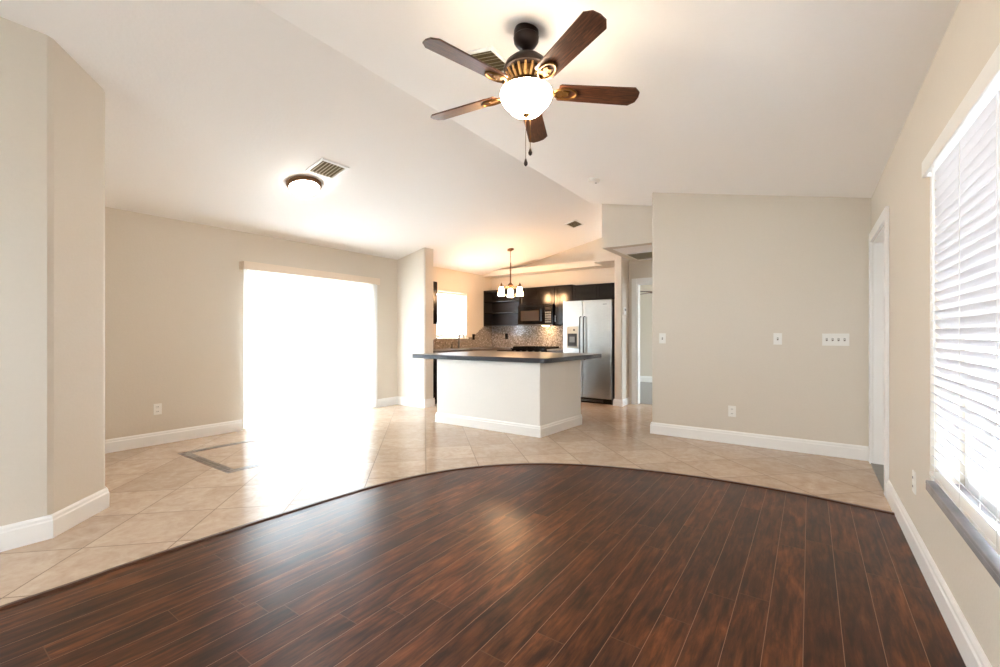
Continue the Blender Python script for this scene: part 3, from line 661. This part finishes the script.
# microwave
mw = thing('microwave', 'black over-the-range microwave with grey window', 'microwave', (-4.42, YB, 1.36)); MD = YB - 7.46
MB().box(-.395, .395, -MD, 0, 0, .412).build('body', M_BLACKAPP, mw, bevel=.004)
d_ = MB().box(-.392, .20, -MD - .018, -MD, .03, .39, .004).build('door', M_BLACKAPP, mw)
MB().box(-.32, .10, -MD - .021, -MD - .0185, .10, .30).build('glass_window', M_BLACKGLASS, d_)
MB().tube([(.165, -MD - .018, .07), (.165, -MD - .045, .09), (.165, -MD - .045, .33), (.165, -MD - .018, .35)], .009, 8).build('handle', M_BLACKAPP, d_, smooth=True)
cp = MB().box(.21, .392, -MD - .014, -MD, .03, .39, .003).build('control_panel', M_BLACKAPP, mw)
b = MB()
for r in range(5):
    for c in range(3): b.box(.238 + c * .045, .27 + c * .045, -MD - .016, -MD - .0135, .06 + r * .045, .09 + r * .045)
b.build('buttons', M_GREYMET, cp); MB().box(.235, .365, -MD - .016, -MD - .0135, .31, .355).build('display', M_BLACKGLASS, cp)
MB().box(-.39, .39, -MD - .012, -MD, .004, .026).build('vent_grille', M_GREYMET, mw)
MB().box(.08, .18, -.22, -.12, -.004, 0).build('task_lamp', M_UNDER, mw)
# narrow upper cabinet
u = thing('wall_cabinet', 'narrow black wall cabinet between microwave and refrigerator', 'cabinet', (-3.83, YB, UZ0))
MB().box(-.185, .185, -D, 0, 0, H).build('body', M_BLACKCAB, u, bevel=.002)
door_leaf(u, -.182, .182, -D, .005, H - .005, -.155, .12)
# above-fridge cabinet
u = thing('wall_cabinet', 'wide black wall cabinet above the refrigerator', 'cabinet', (-3.16, YB, 1.81))
MB().box(-.475, .475, -D, 0, 0, .30).build('body', M_BLACKCAB, u, bevel=.002)
door_leaf(u, -.47, -.003, -D, .005, .295); door_leaf(u, .003, .47, -D, .005, .295)
# upper cabinet behind the stub wall
u = thing('wall_cabinet', 'black wall cabinet left of the sink window, seen edge-on behind the short wall', 'cabinet', (XL, 5.55, UZ0))
MB().box(0, .31, -.20, .20, 0, H).build('body', M_BLACKCAB, u, bevel=.002)
MB().box(.311, .33, -.197, .197, .005, .505).build('door', M_BLACKCAB, u, bevel=.002)
MB().box(.311, .33, -.197, .197, .515, H - .005).build('door', M_BLACKCAB, u, bevel=.002)
# base cabinets
CT = .872
u = thing('base_cabinet', 'black base cabinet run under the sink window', 'cabinet', (XL + .003, 6.5, 0))
MB().box(0, .58, -1.13, .70, .1, CT - .09).box(0, .52, -1.13, .70, 0, .1).build('body', M_BLACKCAB, u, bevel=.002)
for i in range(3):
    y = -1.12 + i * .6
    o = MB().box(.581, .60, y, y + .58, .12, .68).build('door', M_BLACKCAB, u, bevel=.003)
    MB().tube([(.63, y + .5, .5), (.63, y + .5, .62)], .005, 8).tube([(.60, y + .5, .51), (.63, y + .5, .51)], .004, 6).tube([(.60, y + .5, .61), (.63, y + .5, .61)], .004, 6).build('handle', M_CHROME, o)
    o = MB().box(.581, .60, y, y + .58, .70, .85).build('drawer', M_BLACKCAB, u, bevel=.003)
    MB().tube([(.63, y + .23, .78), (.63, y + .35, .78)], .005, 8).tube([(.60, y + .24, .78), (.63, y + .24, .78)], .004, 6).tube([(.60, y + .34, .78), (.63, y + .34, .78)], .004, 6).build('handle', M_CHROME, o)
u = thing('base_cabinet', 'black base cabinet in the corner left of the range', 'cabinet', (-4.99, YB, 0))
MB().box(-.20, .185, -.58, 0, .1, CT).box(-.20, .185, -.52, 0, 0, .1).build('body', M_BLACKCAB, u, bevel=.002)
door_leaf(u, -.19, .18, -.58, .12, .68, .14, .6)
u = thing('base_cabinet', 'narrow black base cabinet between range and refrigerator', 'cabinet', (-3.82, YB, 0))
MB().box(-.195, .185, -.58, 0, .1, CT).box(-.195, .185, -.52, 0, 0, .1).build('body', M_BLACKCAB, u, bevel=.002)
door_leaf(u, -.19, .18, -.58, .12, .68, -.15, .6)
o = MB().box(-.19, .18, -.6, -.58, .70, .85).build('drawer', M_BLACKCAB, u, bevel=.003); knob_bar(o, 0, -.6, .78, True)
# worktops
sx0, sx1, sy0, sy1 = XL + .10, XL + .50, 6.18, 6.92
WA = [XL + .002, sx0, sx1, XL + .63, -4.81]; WB = [5.36, sy0, sy1, 7.22, YB - .002]
wt = MB().lattice(WA, WB, lambda i, j: (i, j) != (1, 1) and (i < 3 or j == 3), CT + .001, .914, 'z').build('corner_worktop', M_GRAN); wt['label'] = 'granite L-shaped worktop holding the sink and running to the range'; wt['category'] = 'countertop'
wt = MB().box(-4.02, -3.635, 7.22, YB, CT + .001, .914).build('short_worktop', M_GRAN, bevel=.004); wt['label'] = 'short granite worktop between the range and the refrigerator'; wt['category'] = 'countertop'
sk = thing('kitchen_sink', 'stainless drop-in sink under the small window', 'sink', ((sx0 + sx1) / 2, (sy0 + sy1) / 2, .914)); hx, hy = (sx1 - sx0) / 2, (sy1 - sy0) / 2
MB().box(-hx - .015, -hx + .02, -hy - .015, hy + .015, .0, .008).box(hx - .02, hx + .015, -hy - .015, hy + .015, .0, .008).box(-hx + .02, hx - .02, -hy - .015, -hy + .02, .0, .008).box(-hx + .02, hx - .02, hy - .02, hy + .015, .0, .008).build('rim', M_STEEL, sk, bevel=.003)
MB().box(-hx + .015, -hx + .02, -hy + .015, hy - .015, -.03, 0).box(hx - .02, hx - .015, -hy + .015, hy - .015, -.03, 0).box(-hx + .02, hx - .02, -hy + .015, -hy + .02, -.03, 0).box(-hx + .02, hx - .02, hy - .02, hy - .015, -.03, 0).box(-hx + .02, hx - .02, -hy + .02, hy - .02, -.035, -.03).build('basin', M_STEEL, sk)
fc = thing('kitchen_faucet', 'tall chrome single-lever faucet at the sink window', 'faucet', (XL + .055, 6.66, .914))
MB().lathe([(.024, .012), (.026, .006), (.026, 0)], 20).lathe([(.014, .16), (.017, .12), (.018, .012)], 20).build('base', M_CHROME, fc, smooth=True)
MB().tube([(0, 0, .15), (.0, 0, .22), (.02, 0, .27), (.06, 0, .295), (.10, 0, .28), (.125, 0, .24), (.13, 0, .20)], .011, 12).build('spout', M_CHROME, fc, smooth=True)
MB().tube([(0, .015, .12), (.0, .05, .14), (.0, .085, .175)], .007, 8, [1.2, 1, .8]).build('lever', M_CHROME, fc, smooth=True)
sd_ = thing('soap_dispenser', 'small soap pump beside the faucet', 'soap dispenser', (XL + .055, 6.45, .914))
MB().lathe([(.012, .09), (.014, .06), (.02, .01), (.02, 0)], 18).build('body', M_GREYMET, sd_, smooth=True)
MB().tube([(0, 0, .085), (0, 0, .115), (.02, 0, .122), (.055, 0, .112)], .006, 8).build('spout', M_GREYMET, sd_, smooth=True)
# mosaic splashback
sb = MB().box(-5.765, -3.64, YB - .012, YB, .915, UZ0)
struct(sb.build('trim_7', M_MOSA))
P = [(5.36, .915), (YB - .013, .915), (YB - .013, UZ0)]
steps = []; y, z = 7.53, UZ0
P.append((y, z))
while z > 1.16: 
    P.append((y, z - .03)); z -= .03; y -= .05; P.append((y, z))
P += [(7.02, z), (7.02, 1.10), (5.36, 1.10)]
b = MB(); va = [b.bm.verts.new((XL, y, z)) for y, z in P]; vt = [b.bm.verts.new((XL + .012, y, z)) for y, z in P]
b.bm.faces.new(va); b.bm.faces.new(vt[::-1])
for i in range(len(P)): b.bm.faces.new((va[i], vt[i], vt[(i + 1) % len(P)], va[(i + 1) % len(P)]))
struct(b.build('trim_8', M_MOSA))
# range
rg = thing('kitchen_range', 'black slide-in gas range under the microwave', 'range', (-4.41, YB - .013, 0))
MB().box(-.385, .385, -.62, 0, .05, .90).box(-.36, .36, -.56, 0, 0, .05).build('body', M_BLACKAPP, rg, bevel=.004)
o = MB().box(-.375, .375, -.645, -.621, .22, .78, .004).build('oven_door', M_BLACKAPP, rg); MB().box(-.25, .25, -.648, -.6455, .38, .64).build('glass_window', M_BLACKGLASS, o)
MB().tube([(-.3, -.645, .73), (-.3, -.69, .73), (.3, -.69, .73), (.3, -.645, .73)], .010, 8).build('handle', M_STEEL, o, smooth=True)
MB().box(-.385, .385, -.66, 0, .901, .922, .003).build('cooktop', M_BLACKAPP, rg)
for i in range(5): MB().lathe([(.018, 0), (.021, -.02), (.016, -.025)], 16).xf(Matrix.Translation((-.28 + i * .14, -.655, .86)) @ Matrix.Rotation(-PI / 2, 4, 'X')).build('knob', M_GREYMET, rg, smooth=True)
for x in (-.19, .19):
    b = MB()
    for q in (-.17, -.085, 0, .085, .17): b.box(x + q - .006, x + q + .006, -.60, -.06, .935, .955)
    for yy in (-.6, -.33, -.06): b.box(x - .176, x + .176, yy - .006, yy + .006, .922, .945)
    b.build('grate', M_BLACKAPP, rg)
# refrigerator
fr = thing('refrigerator', 'stainless side-by-side refrigerator with ice dispenser', 'refrigerator', (-3.18, YB - .03, 0)); FD = YB - .03 - 7.12; w_ = .455
MB().box(-w_, w_, -FD + .07, 0, .03, 1.775).build('body', mat('dark_fridge_side', (60, 58, 56), .5, var=.05), fr, bevel=.004)
MB().box(-w_ + .005, w_ - .005, -FD + .02, -FD + .07, .0, .085).build('kick_grille', M_BLACKAPP, fr, bevel=.002)
b = MB()
for z in (.03, .05): b.box(-.25, .3, -FD + .015, -FD + .0195, z, z + .008)
b.build('grille_slots', M_GREYMET, fr)
sp_ = -.07
dl = MB().box(-w_, sp_ - .004, -FD, -FD + .07, .09, 1.785, .008).build('freezer_door', M_STEEL, fr)
dr = MB().box(sp_ + .004, w_, -FD, -FD + .07, .09, 1.785, .008).build('fridge_door', M_STEEL, fr)
for x, p in ((sp_ - .035, dl), (sp_ + .035, dr)):
    MB().tube([(x, -FD, 1.50), (x, -FD - .045, 1.49), (x, -FD - .05, 1.2), (x, -FD - .045, .76), (x, -FD, .75)], .012, 10).build('handle', M_DKMET, p, smooth=True)
dx0, dx1 = -.375, -.155
dp = MB().box(dx0, dx1, -FD - .012, -FD, .95, 1.33, .004).build('dispenser', mat('cream_dispenser_plastic', (206, 200, 180), .4, var=.02), dl)
MB().box(dx0 + .02, dx1 - .02, -FD - .014, -FD - .0121, .975, 1.205).build('dispenser_recess', M_SLOT, dp)
MB().box(dx0 + .06, dx1 - .06, -FD - .024, -FD - .0141, 1.05, 1.15, .003).box(dx0 + .03, dx1 - .03, -FD - .03, -FD - .0141, .975, .99).build('dispenser_paddle', M_GREYMET, dp)
MB().lathe([(.014, 0), (.014, -.004)], 14, (dx0 + .075, -FD - .012, 1.27)).xf(Matrix.Identity(4)).build('dispenser_button', M_SLOT, dp)
MB().box(dx1 - .09, dx1 - .06, -FD - .015, -FD - .0121, 1.255, 1.285).build('dispenser_button', M_SLOT, dp)
MB().box(.30, .37, -FD - .002, -FD, 1.70, 1.712).build('badge', M_GREYMET, dr)
